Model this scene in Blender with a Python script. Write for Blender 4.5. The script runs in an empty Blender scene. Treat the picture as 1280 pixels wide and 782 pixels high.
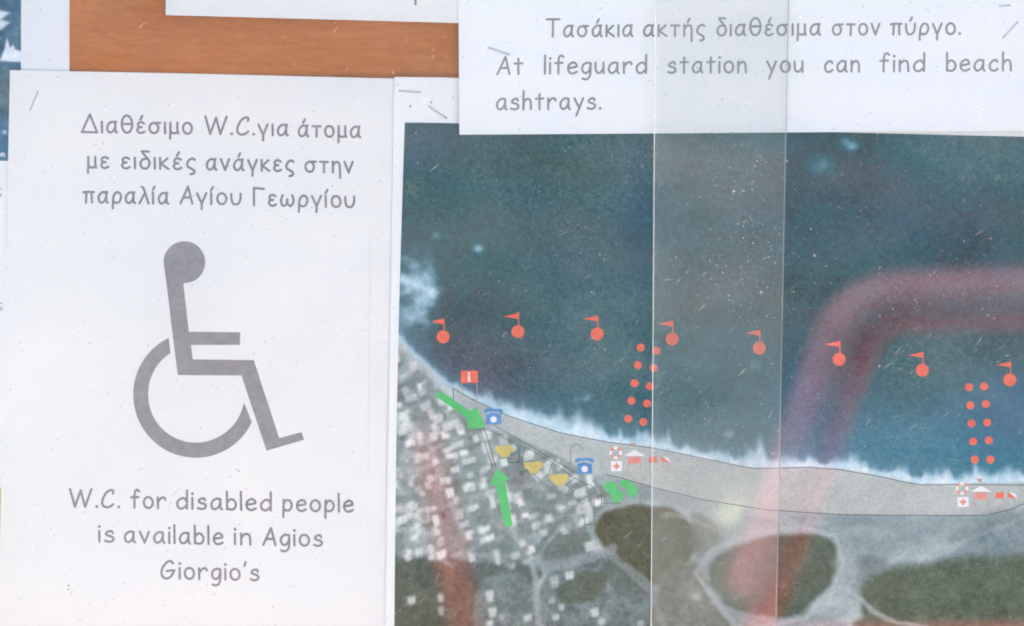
import bpy, bmesh, math, random
import numpy as np
from mathutils import Vector
from mathutils.geometry import tessellate_polygon

random.seed(7)
np.random.seed(7)
scene = bpy.context.scene
COL = scene.collection

# ------------------------------------------------------------------ camera, sky, sun, exposure
S = 0.00042            # metres per photograph pixel on the board
ZC = 1.50              # height of the middle of the picture above the ground
EYE = 0.35             # the lens stands this much above the middle of the picture
DIST = 1.20

cam_data = bpy.data.cameras.new('camera')
cam = bpy.data.objects.new('camera', cam_data)
COL.objects.link(cam)
cam.location = (0.0, -DIST, ZC + EYE)
cam.rotation_euler = (math.radians(90), 0, 0)
cam_data.sensor_width = 36.0
cam_data.lens = 36.0 * DIST / (1280 * S)
cam_data.shift_y = -EYE / (1280 * S)
cam_data.clip_start = 0.01
cam_data.clip_end = 2000
cam_data.dof.use_dof = True
cam_data.dof.focus_distance = DIST - 0.002
cam_data.dof.aperture_fstop = 4.8
scene.camera = cam

SUN_EL, SUN_AZ = math.radians(52), math.radians(-24)     # azimuth from +Y (behind the board)
world = bpy.data.worlds.new('World')
scene.world = world
world.use_nodes = True
wn = world.node_tree
bg = wn.nodes['Background']
sky = wn.nodes.new('ShaderNodeTexSky')
sky.sky_type = 'NISHITA'
sky.sun_disc = False
sky.sun_elevation = SUN_EL
sky.sun_rotation = SUN_AZ
sky.air_density = 1.0
sky.dust_density = 2.5
wn.links.new(sky.outputs[0], bg.inputs[0])
bg.inputs[1].default_value = 0.15

sun_data = bpy.data.lights.new('sun', 'SUN')
sun_data.energy = 4.0
sun_data.angle = math.radians(0.5)
sun_data.color = (1.0, 0.95, 0.88)
sun = bpy.data.objects.new('sun', sun_data)
COL.objects.link(sun)
sd = Vector((math.sin(SUN_AZ) * math.cos(SUN_EL), math.cos(SUN_AZ) * math.cos(SUN_EL), math.sin(SUN_EL)))
sun.rotation_euler = sd.to_track_quat('Z', 'Y').to_euler()
sun.location = sd * 10

scene.view_settings.view_transform = 'Standard'
scene.view_settings.look = 'None'
scene.view_settings.gamma = 1.0
scene.view_settings.use_curve_mapping = False
scene.view_settings.exposure = 2.74
scene.render.engine = 'CYCLES'
scene.cycles.pixel_filter_type = 'BLACKMAN_HARRIS'
scene.cycles.filter_width = 1.9
scene.cycles.transparent_max_bounces = 24
scene.cycles.max_bounces = 8

# ------------------------------------------------------------------ colour bookkeeping
GAIN = np.array((0.83, 0.89, 0.99))       # paper light through the acrylic, per unit albedo
VEIL = np.array((0.060, 0.060, 0.060))   # what the acrylic adds by reflection

def lin(c):
    c = np.asarray(c, dtype=float) / 255.0
    return np.where(c <= 0.04045, c / 12.92, ((c + 0.055) / 1.055) ** 2.4)

def ink(c):
    """pigment albedo for a colour read off the print"""
    return np.clip((lin(c) - VEIL) / GAIN, 0.008, 0.88)

# ------------------------------------------------------------------ materials
def nt(name):
    m = bpy.data.materials.new(name)
    m.use_nodes = True
    t = m.node_tree
    return m, t, t.nodes['Principled BSDF']

def noise(t, scale, detail=4, rough=0.5, vec=None, stretch=None):
    n = t.nodes.new('ShaderNodeTexNoise')
    n.inputs['Scale'].default_value = scale
    n.inputs['Detail'].default_value = detail
    n.inputs['Roughness'].default_value = rough
    g = t.nodes.new('ShaderNodeNewGeometry')
    if stretch:
        mp = t.nodes.new('ShaderNodeMapping')
        mp.inputs['Scale'].default_value = stretch
        t.links.new(g.outputs['Position'], mp.inputs['Vector'])
        t.links.new(mp.outputs[0], n.inputs['Vector'])
    else:
        t.links.new(g.outputs['Position'], n.inputs['Vector'])
    return n

def ramp(t, fac, stops):
    r = t.nodes.new('ShaderNodeValToRGB')
    e = r.color_ramp.elements
    while len(e) < len(stops):
        e.new(0.5)
    for el, (p, c) in zip(e, stops):
        el.position = p
        el.color = (c[0], c[1], c[2], 1)
    t.links.new(fac, r.inputs[0])
    return r

def mul(t, a, b, fac=1.0):
    m = t.nodes.new('ShaderNodeMix')
    m.data_type = 'RGBA'
    m.blend_type = 'MULTIPLY'
    m.inputs['Factor'].default_value = fac
    t.links.new(a, m.inputs['A'])
    t.links.new(b, m.inputs['B'])
    return m.outputs['Result']

def paper_material(name, c0, c1, see=0.06):
    """office paper: slow tone drift, fibre grain, a little show-through"""
    m, t, b = nt(name)
    big = ramp(t, noise(t, 9, 2).outputs[0], [(0.35, c0), (0.65, c1)])
    fib = ramp(t, noise(t, 900, 3, 0.7).outputs[0], [(0.3, (0.975,) * 3), (0.7, (1.0,) * 3)])
    col = mul(t, big.outputs[0], fib.outputs[0])
    t.links.new(col, b.inputs['Base Color'])
    b.inputs['Roughness'].default_value = 0.75
    b.inputs['Specular IOR Level'].default_value = 0.25
    bm = t.nodes.new('ShaderNodeBump')
    bm.inputs['Strength'].default_value = 0.10
    bm.inputs['Distance'].default_value = 0.0004
    t.links.new(noise(t, 500, 4, 0.6).outputs[0], bm.inputs['Height'])
    t.links.new(bm.outputs[0], b.inputs['Normal'])
    b.inputs['Alpha'].default_value = 1.0 - see
    return m

def print_material(name, c, var=0.12, scale=260):
    """toner or ink on paper: slightly uneven coverage"""
    m, t, b = nt(name)
    lo = tuple(min(1, v * (1 - var)) for v in c)
    hi = tuple(min(1, v * (1 + var) + 0.01) for v in c)
    r1 = ramp(t, noise(t, scale, 5, 0.75).outputs[0], [(0.35, lo), (0.68, hi)])
    r2 = ramp(t, noise(t, 26, 3, 0.5).outputs[0], [(0.35, (0.94, 0.94, 0.95)), (0.65, (1.0, 0.99, 0.99))])
    t.links.new(mul(t, r1.outputs[0], r2.outputs[0]), b.inputs['Base Color'])
    b.inputs['Roughness'].default_value = 0.7
    b.inputs['Specular IOR Level'].default_value = 0.2
    return m

def photo_material(name):
    """a colour print: pigments held as a colour attribute, plus printer grain"""
    m, t, b = nt(name)
    a = t.nodes.new('ShaderNodeAttribute')
    a.attribute_name = 'pigment'
    g = ramp(t, noise(t, 1500, 3, 0.8).outputs[0], [(0.3, (0.86, 0.87, 0.88)), (0.7, (1.1, 1.1, 1.1))])
    t.links.new(mul(t, a.outputs['Color'], g.outputs[0]), b.inputs['Base Color'])
    b.inputs['Roughness'].default_value = 0.6
    b.inputs['Specular IOR Level'].default_value = 0.15
    return m

def wood_material():
    m, t, b = nt('orange_brown_veneer')
    long_ = noise(t, 22, 8, 0.62, stretch=(2.2, 1, 12))
    fine = noise(t, 190, 6, 0.75, stretch=(0.8, 1, 5))
    blot = noise(t, 14, 3, 0.5, stretch=(1, 1, 2))
    r1 = ramp(t, long_.outputs[0], [(0.22, (0.46, 0.130, 0.022)), (0.5, (0.53, 0.160, 0.030)), (0.8, (0.59, 0.195, 0.045))])
    r2 = ramp(t, fine.outputs[0], [(0.32, (0.78, 0.75, 0.72)), (0.66, (1.08, 1.08, 1.08))])
    r3 = ramp(t, blot.outputs[0], [(0.35, (0.88, 0.86, 0.84)), (0.65, (1.03, 1.03, 1.03))])
    t.links.new(mul(t, mul(t, r1.outputs[0], r2.outputs[0]), r3.outputs[0]), b.inputs['Base Color'])
    b.inputs['Roughness'].default_value = 0.7
    b.inputs['Specular IOR Level'].default_value = 0.15
    bm = t.nodes.new('ShaderNodeBump')
    bm.inputs['Strength'].default_value = 0.25
    bm.inputs['Distance'].default_value = 0.0003
    t.links.new(fine.outputs[0], bm.inputs['Height'])
    t.links.new(bm.outputs[0], b.inputs['Normal'])
    return m

def acrylic_material(name, haze=0.012):
    """clear weathered acrylic: see-through, mirror reflection by Fresnel, thin dusty haze"""
    m = bpy.data.materials.new(name)
    m.use_nodes = True
    t = m.node_tree
    t.nodes.clear()
    out = t.nodes.new('ShaderNodeOutputMaterial')
    tr = t.nodes.new('ShaderNodeBsdfTransparent')
    tr.inputs[0].default_value = (1, 1, 1, 1)
    gl = t.nodes.new('ShaderNodeBsdfGlossy')
    gl.inputs['Roughness'].default_value = 0.022
    gl.inputs['Color'].default_value = (1, 1, 1, 1)
    fr = t.nodes.new('ShaderNodeFresnel')
    fr.inputs[0].default_value = 1.46
    mx = t.nodes.new('ShaderNodeMixShader')
    t.links.new(fr.outputs[0], mx.inputs[0])
    t.links.new(tr.outputs[0], mx.inputs[1])
    t.links.new(gl.outputs[0], mx.inputs[2])
    df = t.nodes.new('ShaderNodeBsdfDiffuse')
    df.inputs[0].default_value = (0.80, 0.78, 0.74, 1)
    n1 = noise(t, 28, 6, 0.6, stretch=(1, 1, 1.8))
    n2 = noise(t, 1100, 3, 0.8)
    a = ramp(t, n1.outputs[0], [(0.3, (haze * 0.45,) * 3), (0.7, (haze * 1.5,) * 3)])
    c = ramp(t, n2.outputs[0], [(0.35, (0.35,) * 3), (0.68, (1.9,) * 3)])
    mm = mul(t, a.outputs[0], c.outputs[0])
    mx2 = t.nodes.new('ShaderNodeMixShader')
    t.links.new(mm, mx2.inputs[0])
    t.links.new(mx.outputs[0], mx2.inputs[1])
    t.links.new(df.outputs[0], mx2.inputs[2])
    t.links.new(mx2.outputs[0], out.inputs[0])
    return m

def veil_material(name, c, clear):
    """diffuse mark that lets part of what is behind through"""
    m, t, b = nt(name)
    r = ramp(t, noise(t, 800, 3, 0.6).outputs[0], [(0.3, tuple(v * 0.85 for v in c)), (0.7, c)])
    t.links.new(r.outputs[0], b.inputs['Base Color'])
    b.inputs['Roughness'].default_value = 0.9
    b.inputs['Alpha'].default_value = 1 - clear
    return m

def solid_material(name, c, rough=0.5, metal=0.0, var=0.12, scale=60):
    m, t, b = nt(name)
    r = ramp(t, noise(t, scale, 5, 0.6).outputs[0], [(0.3, tuple(v * (1 - var) for v in c)), (0.7, tuple(min(1, v * (1 + var)) for v in c))])
    t.links.new(r.outputs[0], b.inputs['Base Color'])
    b.inputs['Roughness'].default_value = rough
    b.inputs['Metallic'].default_value = metal
    return m

M_WOOD = wood_material()
M_PAPER_COOL = paper_material('white_office_paper', (0.825, 0.775, 0.722), (0.870, 0.800, 0.735))
M_PAPER_POSTER = paper_material('glossy_white_poster_paper', (0.83, 0.79, 0.76), (0.85, 0.81, 0.78))
M_PAPER_MAP = paper_material('cream_edged_map_paper', (0.85, 0.80, 0.75), (0.87, 0.82, 0.77), see=0.02)
M_PAPER_BRIGHT = paper_material('bright_white_office_paper', (0.875, 0.825, 0.775), (0.885, 0.838, 0.795), see=0.04)
M_TONER = print_material('grey_toner', ink((146, 143, 148)))
M_TONER_TEXT = print_material('grey_toner_lettering', ink((140, 137, 144)))
M_TONER_FAINT = print_material('faded_toner_lettering', ink((146, 146, 148)))
M_SCRIBE = print_material('faint_copy_line', ink((205, 202, 208)))
M_SALMON = print_material('salmon_red_ink', ink((232, 116, 98)))
M_GREEN = print_material('green_ink', ink((96, 188, 118)))
M_YELLOW = print_material('mustard_yellow_ink', ink((200, 184, 118)))
M_BLUE = print_material('blue_ink', ink((98, 146, 200)))
M_WHITE_INK = print_material('unprinted_white', ink((228, 226, 232)), var=0.03)
M_PALE_RED = print_material('pale_red_ink', ink((222, 146, 138)))
M_PINK_LINE = print_material('thin_pink_line', ink((196, 150, 140)))
M_LINE = print_material('thin_dark_line', ink((92, 102, 104)))
M_PHOTO = photo_material('aerial_photo_print')
M_STEEL = solid_material('dull_staple_wire', (0.50, 0.50, 0.49), 0.38, 0.35)
M_ACRYLIC = acrylic_material('weathered_clear_acrylic')
M_EDGE = veil_material('sawn_acrylic_edge', (0.46, 0.49, 0.46), 0.45)
M_SCRATCH = veil_material('scratch_in_acrylic', (0.70, 0.70, 0.62), 0.62)
M_SPECK = veil_material('dust_on_acrylic', (0.70, 0.70, 0.66), 0.62)
M_RED = solid_material('red_painted_steel', (0.58, 0.020, 0.026), 0.55, 0.0, 0.06, 12)

# ------------------------------------------------------------------ object helpers
def P(px, py):
    return (px - 640.0) * S, ZC + (391.0 - py) * S

def link(name, verts, faces, mats, parent=None, origin=(0, 0, 0), smooth=False, matidx=None):
    o3 = Vector(origin)
    me = bpy.data.meshes.new(name)
    me.from_pydata([(v[0] - o3[0], v[1] - o3[1], v[2] - o3[2]) for v in verts], [], faces)
    for m in (mats if isinstance(mats, (list, tuple)) else [mats]):
        me.materials.append(m)
    if smooth:
        me.polygons.foreach_set('use_smooth', [True] * len(me.polygons))
    if matidx is not None:
        me.polygons.foreach_set('material_index', matidx)
    me.update()
    ob = bpy.data.objects.new(name, me)
    COL.objects.link(ob)
    if parent is not None:
        ob.parent = parent            # parents here are unrotated and unscaled
        ob.location = o3 - parent.location
    else:
        ob.location = o3
    return ob

def tag(o, label=None, cat=None, group=None, kind=None):
    if label: o['label'] = label
    if cat: o['category'] = cat
    if group: o['group'] = group
    if kind: o['kind'] = kind
    return o

class Sheet:
    """a sheet of paper: four corners in board pixels, distance from the board, gentle waves"""
    def __init__(self, tl, tr, br, bl, off, wave=0.00035, seed=0, curl=None):
        self.c = [np.array(p, float) for p in (tl, tr, br, bl)]
        self.off, self.wave, self.curl = off, wave, curl
        r = random.Random(seed)
        self.k = [(r.uniform(-1, 1) * 0.014, r.uniform(-1, 1) * 0.014, r.uniform(0, 6.28), r.uniform(0.4, 1)) for _ in range(5)]
    def d(self, px, py):
        """distance of the sheet's front in front of the board"""
        w = 0.0
        for a, b, ph, am in self.k:
            w = w + am * np.sin(a * px + b * py + ph)
        z = self.off + self.wave * (w + 2.2) * 0.25
        if self.curl:
            z = z + self.curl(px, py)
        return z
    def at(self, px, py, lift=0.0):
        x, z = P(px, py)
        return (x, -float(self.d(px, py)) - lift, z)
    def build(self, name, mat, nx=40, ny=40, thick=0.00015):
        tl, tr, br, bl = self.c
        V, F = [], []
        for side in (0, 1):
            for j in range(ny + 1):
                v = j / ny
                for i in range(nx + 1):
                    u = i / nx
                    p = (tl * (1 - u) + tr * u) * (1 - v) + (bl * (1 - u) + br * u) * v
                    V.append(self.at(p[0], p[1], -thick * side))
        n = (nx + 1) * (ny + 1)
        idx = lambda i, j, s=0: s * n + j * (nx + 1) + i
        for j in range(ny):
            for i in range(nx):
                F.append((idx(i, j), idx(i, j + 1), idx(i + 1, j + 1), idx(i + 1, j)))
                F.append((idx(i, j, 1), idx(i + 1, j, 1), idx(i + 1, j + 1, 1), idx(i, j + 1, 1)))
        for i in range(nx):
            F.append((idx(i, 0), idx(i + 1, 0), idx(i + 1, 0, 1), idx(i, 0, 1)))
            F.append((idx(i, ny), idx(i, ny, 1), idx(i + 1, ny, 1), idx(i + 1, ny)))
        for j in range(ny):
            F.append((idx(0, j), idx(0, j, 1), idx(0, j + 1, 1), idx(0, j + 1)))
            F.append((idx(nx, j), idx(nx, j + 1), idx(nx, j + 1, 1), idx(nx, j, 1)))
        o = self.at(*((self.c[2] + self.c[3]) / 2))
        self.ob = link(name, V, F, mat, origin=o, smooth=False)
        return self.ob

class Ink:
    """flat printed shapes that follow a sheet"""
    def __init__(self, sheet):
        self.s, self.V, self.F, self.n = sheet, [], [], 0
    def lift(self):
        self.n += 1
        return 0.00007 + (self.n % 40) * 0.0000035
    def poly(self, pts, maxlen=22.0):
        L = self.lift()
        vs = [Vector((p[0], p[1], 0)) for p in pts]
        tris = [tuple(t) for t in tessellate_polygon([vs])]
        todo = [tuple((pts[i][0], pts[i][1]) for i in t) for t in tris]
        done = []
        while todo:
            t = todo.pop()
            e = [math.dist(t[0], t[1]), math.dist(t[1], t[2]), math.dist(t[2], t[0])]
            k = e.index(max(e))
            if e[k] <= maxlen:
                done.append(t)
                continue
            a, b, c = t[k], t[(k + 1) % 3], t[(k + 2) % 3]
            mid = ((a[0] + b[0]) / 2, (a[1] + b[1]) / 2)
            todo += [(a, mid, c), (mid, b, c)]
        for t in done:
            i = len(self.V)
            ar = (t[1][0] - t[0][0]) * (t[2][1] - t[0][1]) - (t[2][0] - t[0][0]) * (t[1][1] - t[0][1])
            if abs(ar) < 1e-9: continue
            tt = t if ar < 0 else (t[0], t[2], t[1])
            self.V += [self.s.at(p[0], p[1], L) for p in tt]
            self.F.append((i, i + 1, i + 2))
    def disc(self, cx, cy, r, n=20, ry=None):
        ry = ry or r
        self.poly([(cx + r * math.cos(a), cy + ry * math.sin(a)) for a in np.linspace(0, 2 * math.pi, n, endpoint=False)])
    def rect(self, x0, y0, x1, y1, rot=0.0):
        self.poly([(x0, y0), (x1, y0 + (x1 - x0) * rot), (x1, y1 + (x1 - x0) * rot), (x0, y1)])
    def stroke(self, pts, w, closed=False):
        """round-ended ribbon of width w through pts (pixels, y down)"""
        L = self.lift()
        p = np.array(pts, float)
        if closed:
            p = np.vstack([p, p[:1]])
        keep = [0]
        for i in range(1, len(p)):
            if np.hypot(*(p[i] - p[keep[-1]])) > 0.15: keep.append(i)
        p = p[keep]
        if len(p) < 2:
            self.disc(p[0][0], p[0][1], w / 2, 12); return
        # ribbon strip with mitred normals
        d = np.diff(p, axis=0)
        d /= np.hypot(d[:, 0], d[:, 1])[:, None]
        tn = np.vstack([d[:1], d[:-1] + d[1:], d[-1:]])
        if closed:
            tn[0] = tn[-1] = d[0] + d[-1]
        ln = np.hypot(tn[:, 0], tn[:, 1])[:, None]
        tn = tn / np.maximum(ln, 1e-6)
        nrm = np.stack([-tn[:, 1], tn[:, 0]], 1)
        sc = np.ones(len(p))
        for i in range(1, len(p) - 1):
            c = abs(float(np.dot(tn[i], d[i])))
            sc[i] = min(1.0 / max(c, 0.45), 1.9)
        h = w / 2
        base = len(self.V)
        for i in range(len(p)):
            for sgn in (1, -1):
                q = p[i] + nrm[i] * h * sc[i] * sgn
                self.V.append(self.s.at(q[0], q[1], L))
        for i in range(len(p) - 1):
            a = base + 2 * i
            self.F.append((a, a + 2, a + 3, a + 1))
        if not closed:
            for end, dr in ((0, -d[0]), (len(p) - 1, d[-1])):
                a0 = math.atan2(dr[1], dr[0])
                i0 = len(self.V)
                self.V.append(self.s.at(p[end][0], p[end][1], L))
                m = 7
                for k in range(m + 1):
                    a = a0 - math.pi / 2 + math.pi * k / m
                    self.V.append(self.s.at(p[end][0] + h * math.cos(a), p[end][1] + h * math.sin(a), L))
                for k in range(m):
                    self.F.append((i0, i0 + 2 + k, i0 + 1 + k))
    def build(self, name, mat, parent=None):
        parent = parent or self.s.ob
        n = len(self.V)
        c = (sum(v[0] for v in self.V) / n, sum(v[1] for v in self.V) / n, sum(v[2] for v in self.V) / n)
        # world position -> relative to the chain of parents
        ob = link(name, self.V, self.F, mat, None, origin=c)
        w = Vector((0, 0, 0)); q = parent
        while q is not None:
            w += q.location; q = q.parent
        ob.parent = parent
        ob.location = Vector(c) - w
        return ob

# ------------------------------------------------------------------ hand-drawn rounded lettering
def spline(pts, n=6):
    p = [np.array(q, float) for q in pts]
    p = [2 * p[0] - p[1]] + p + [2 * p[-1] - p[-2]]
    out = []
    for i in range(1, len(p) - 2):
        for k in range(n):
            t = k / n
            out.append(0.5 * ((2 * p[i]) + (-p[i-1] + p[i+1]) * t + (2*p[i-1] - 5*p[i] + 4*p[i+1] - p[i+2]) * t*t + (-p[i-1] + 3*p[i] - 3*p[i+1] + p[i+2]) * t**3))
    out.append(p[-2])
    return out

def ell(cx, cy, rx, ry, n=26):
    return ('O', [(cx + rx * math.cos(a), cy + ry * math.sin(a)) for a in np.linspace(0, 2 * math.pi, n, endpoint=False)])
def L_(*p): return ('L', p)
def C_(*p): return ('C', p)
def DOT(x, y): return ('D', [(x, y)])

BOWL = C_((11.2, 11.6), (8.6, 13.4), (4.8, 12.6), (1.2, 9.0), (0.4, 4.6), (2.2, 0.9), (5.4, 0.3), (9.0, 3.0), (11.2, 8.0))
ARCH = C_((0.6, 8.2), (3.6, 12.2), (7.4, 13.0), (9.9, 9.6), (10.4, 0.0))
ALPHA = [BOWL, C_((12.3, 13.8), (11.2, 9.5), (11.2, 3.4), (12.0, 0.8), (13.4, 0.2))]
EPS = [C_((9.4, 11.8), (6.2, 13.5), (2.4, 12.6), (1.2, 9.8), (2.8, 7.7), (6.0, 7.3)), C_((6.0, 7.3), (2.2, 6.5), (0.3, 3.6), (2.2, 0.7), (6.0, 0.0), (9.8, 1.7))]
ETA = [L_((0.5, 13.5), (0.5, 0)), C_((0.7, 8.3), (4, 12.4), (8, 12.8), (10.1, 9), (10.4, 0), (10.4, -6.6))]
YPS = [C_((0, 13), (0.4, 6), (2.4, 1.2), (6, 0), (10, 2.2), (12, 7.6), (12.2, 13.5))]
def acc(x): return L_((x, 16.8), (x + 2.6, 21.2))
G = {
 'W': (28, [L_((0, 22), (6, 0), (14, 20.5), (19.4, 0), (28, 22))]),
 'C': (15.5, [C_((14.6, 17.2), (15.2, 20.6), (11.4, 21.4), (5.6, 17.6), (0.8, 8.6), (1.0, 2.8), (5.2, 0), (10.4, 0.8), (14.8, 4))]),
 '.': (0.6, [DOT(0.3, 0.7)]),
 'f': (10, [C_((10.4, 20.6), (8.4, 22.4), (5.6, 21.2), (4.4, 17), (4.1, 8), (4, 0)), L_((0, 13), (9.4, 13.5))]),
 'o': (12, [ell(6, 6.8, 5.9, 6.8)]),
 'r': (10, [L_((0.2, 13.5), (0.4, 0)), C_((0.6, 7.6), (3, 11.4), (6.6, 13.6), (9.6, 12.9), (10, 10.8))]),
 'd': (12.6, [C_((12.1, 9.2), (9, 12.9), (5, 12.4), (1, 8.5), (0.5, 4), (3, 0.4), (7, 0.3), (11.9, 4.2)), L_((12.6, 22.5), (12.1, 0))]),
 'i': (0.4, [L_((0.1, 13.3), (0.1, 0)), DOT(0.4, 18.8)]),
 's': (10, [C_((9.0, 10.8), (7.8, 13.2), (4.2, 12.9), (1.2, 10.4), (2.6, 8.0), (7.2, 6.7), (9.8, 4.2), (8.2, 1.0), (4, 0), (0, 1.1))]),
 'a': (13, [BOWL, C_((11.5, 13.0), (11.2, 6), (11.7, 1.6), (13.2, 0))]),
 'v': (11.6, [L_((0, 13.5), (6, 0), (11.6, 13.5))]),
 'l': (0.2, [L_((0.1, 22.5), (0.1, 0))]),
 'b': (11, [L_((0.2, 22.5), (0.2, 0.3)), C_((0.4, 8.6), (4, 12.6), (8.2, 12.1), (11, 7.5), (9.6, 2), (5, 0), (0.5, 1.6))]),
 'e': (11.4, [C_((1, 6.9), (6, 7.5), (11.0, 8.9), (9.8, 12.4), (6, 13.7), (1.6, 10.6), (0.3, 5.6), (2.5, 1.1), (6.6, 0), (11.5, 2.1))]),
 'n': (10.6, [L_((0.3, 13.5), (0.3, 0)), ARCH]),
 'A': (15.4, [L_((0, 0), (10.2, 21.3), (15.4, 0)), L_((3.6, 7.3), (13.5, 8.0))]),
 'g': (11.3, [C_((11.1, 12.1), (6.6, 13.3), (2, 10.5), (0.5, 6), (2.5, 1.5), (6, 0.6), (9.6, 3.6), (11.1, 8.5)), C_((11.3, 13), (11.3, 4), (10, -4), (6, -7.3), (1, -6.5))]),
 'p': (11.2, [L_((0.9, 13.5), (0.2, -8)), C_((0.8, 8.4), (4, 12.9), (8.5, 12.5), (11.1, 8), (9.6, 2.5), (5.5, 0.2), (0.8, 1.9))]),
 'G': (17.6, [C_((15.6, 18.6), (13, 21.5), (8.2, 20.4), (2.6, 14), (0.5, 6.5), (3, 1.1), (8, 0), (13, 3), (17.0, 9.8)), C_((17.4, 10.2), (12, 9.8), (7.4, 8.8))]),
 "'": (1.4, [L_((1.6, 22.5), (0, 17.6))]),
 't': (10, [C_((5, 19), (4.8, 8), (5.1, 0)), L_((0, 13), (10, 13.4))]),
 'u': (10.4, [C_((0, 13.4), (0.3, 5), (2.5, 0.8), (6, 0.9), (9.8, 5.4)), L_((10.1, 13.5), (10.4, 0))]),
 'h': (10.6, [L_((0.3, 22.5), (0.3, 0)), ARCH]),
 'y': (11.6, [L_((0, 13.4), (6.2, 1.6)), L_((11.6, 13.5), (2.6, -8))]),
 'c': (10.6, [C_((10, 10.8), (8.6, 13), (5, 12.7), (1, 8.5), (0.8, 3), (4, 0), (8, 0.4), (10.6, 2.4))]),
 'Δ': (20.4, [L_((0, 0.2), (11, 22.3), (20.4, 0), (0, 0.2))]),
 'ι': (0.3, [L_((0.1, 13.5), (0.1, 0))]),
 'α': (13.4, ALPHA), 'ά': (13.4, ALPHA + [acc(6.4)]),
 'θ': (14, [ell(7, 10.8, 6.9, 10.8), L_((1, 11), (13, 11))]),
 'ε': (10, EPS), 'έ': (10, EPS + [acc(4.6)]),
 'σ': (14.4, [ell(6, 6.4, 5.9, 6.3), L_((6, 12.8), (14.4, 12.9))]),
 'μ': (11, [C_((0.8, 13.5), (0.6, 4), (0, -6.5)), C_((0.7, 4.2), (2.4, 1), (6, 0.4), (9.6, 1.2)), C_((10, 13.5), (9.9, 5), (10.9, 0.1))]),
 'ο': (12, [ell(6, 6.8, 5.9, 6.8)]),
 'γ': (12, [L_((0, 13), (6, 0.2), (12, 13.5)), L_((6, 1), (5.7, -6.6))]),
 'τ': (11, [L_((0, 12.9), (11, 12.9)), L_((5.6, 12.9), (5.3, 0))]),
 'δ': (12, [L_((11, 21.3), (2.4, 21.5)), C_((2.4, 21.5), (5.6, 17), (10.4, 11.4), (11.8, 6.5), (9.4, 1.2), (5.2, 0), (1.3, 2.6), (0.6, 7.4), (3.6, 11.6), (8.6, 12.3))]),
 'κ': (10.6, [L_((0.2, 13.5), (0.2, 0)), L_((9.6, 13.2), (1.2, 6.2), (10.6, 0))]),
 'ς': (10.6, [C_((10.6, 11.9), (8, 13.5), (4, 12), (1, 7.5), (1.6, 3.5), (6, 1), (9.5, -1.4), (9.2, -4.8), (5, -6))]),
 'ν': (11.4, [L_((0, 13.5), (5.6, 0), (11.4, 13.5))]),
 'π': (14.2, [C_((0, 12.2), (1.6, 13.2), (14.2, 13.3)), L_((4, 13.1), (3, 0)), L_((11, 13.2), (11.3, 0.2))]),
 'η': (10.6, ETA), 'ή': (10.6, ETA + [acc(5)]),
 'ρ': (12, [C_((0.2, -6.8), (0.9, 3), (2.0, 9.2), (6, 13.3), (10.5, 12), (12, 7), (9.6, 1.6), (5, 0), (1.1, 2.2))]),
 'λ': (12.6, [C_((3.2, 20.6), (5.8, 19), (8, 12.6), (12.6, 0)), L_((0, 0), (7.6, 13))]),
 'ί': (1.6, [L_((0.1, 13.5), (0.1, 0)), acc(0)]),
 'Α': (15.4, [L_((0, 0), (10.2, 21.3), (15.4, 0)), L_((3.6, 7.3), (13.5, 8.0))]),
 'Γ': (13.6, [L_((0, 0), (0.3, 21.8), (13.6, 20.8))]),
 'ω': (17.4, [C_((2.6, 13.5), (0.3, 7), (1.5, 1.5), (5, 0.3), (8, 3.3), (8.6, 8.4)), C_((8.6, 8.4), (9.2, 3), (12.5, 0.2), (16, 3), (17.2, 8), (15.4, 13.5))]),
 'υ': (12.2, YPS), 'ύ': (12.2, YPS + [acc(5.6)]),
 'Τ': (18, [L_((0, 21.6), (18, 21.6)), L_((9, 21.6), (8.6, 0))]),
}
GAP = {'.': 4.6, "'": 4.0}

def word(inkobj, text, x0, x1, y0, slope, w=2.95, size=1.0):
    """one word: outer ink extents x0..x1, baseline y0 at x0 and its slope (pixels)"""
    adv, pos = 0.0, []
    for i, ch in enumerate(text):
        pos.append(adv)
        adv += G[ch][0]
        if i < len(text) - 1:
            adv += 6.3 if ch not in GAP else 6.6
    k = (x1 - x0 - w) / adv
    for ch, a in zip(text, pos):
        for kind, pts in G[ch][1]:
            q = [(x0 + w / 2 + (a + p[0]) * k, p[1] * size) for p in (spline(pts) if kind == 'C' else pts)]
            # v up from the baseline, which slopes
            q = [(x - slope * v, y0 + slope * (x - x0) - v - w * 0.35) for x, v in q]
            if kind == 'D':
                inkobj.disc(q[0][0], q[0][1], w * 0.64, 14)
            elif kind == 'L':
                for qa, qb in zip(q[:-1], q[1:]):
                    inkobj.stroke([qa, qb], w)
            else:
                inkobj.stroke(q, w, closed=(kind == 'O'))

# ------------------------------------------------------------------ soil and grass in front of the board
gm, t, b = nt('dry_grass_and_soil')
r1 = ramp(t, noise(t, 1.1, 4, 0.55).outputs[0], [(0.36, (0.004, 0.016, 0.013)), (0.47, (0.010, 0.022, 0.018)), (0.56, (0.042, 0.030, 0.018)), (0.68, (0.066, 0.056, 0.044))])
r2 = ramp(t, noise(t, 30, 6, 0.7).outputs[0], [(0.3, (0.6,) * 3), (0.7, (1.25,) * 3)])
t.links.new(mul(t, r1.outputs[0], r2.outputs[0]), b.inputs['Base Color'])
b.inputs['Roughness'].default_value = 0.95
link_ground = link('ground', [(-600, -600, 0), (600, -600, 0), (600, 600, 0), (-600, 600, 0)], [(0, 1, 2, 3)], gm)
tag(link_ground, kind='structure')
pm, t, b = nt('bounce_path_concrete')
r1 = ramp(t, noise(t, 2.5, 5, 0.6).outputs[0], [(0.3, (0.60, 0.47, 0.33)), (0.7, (0.68, 0.54, 0.39))])
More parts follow.
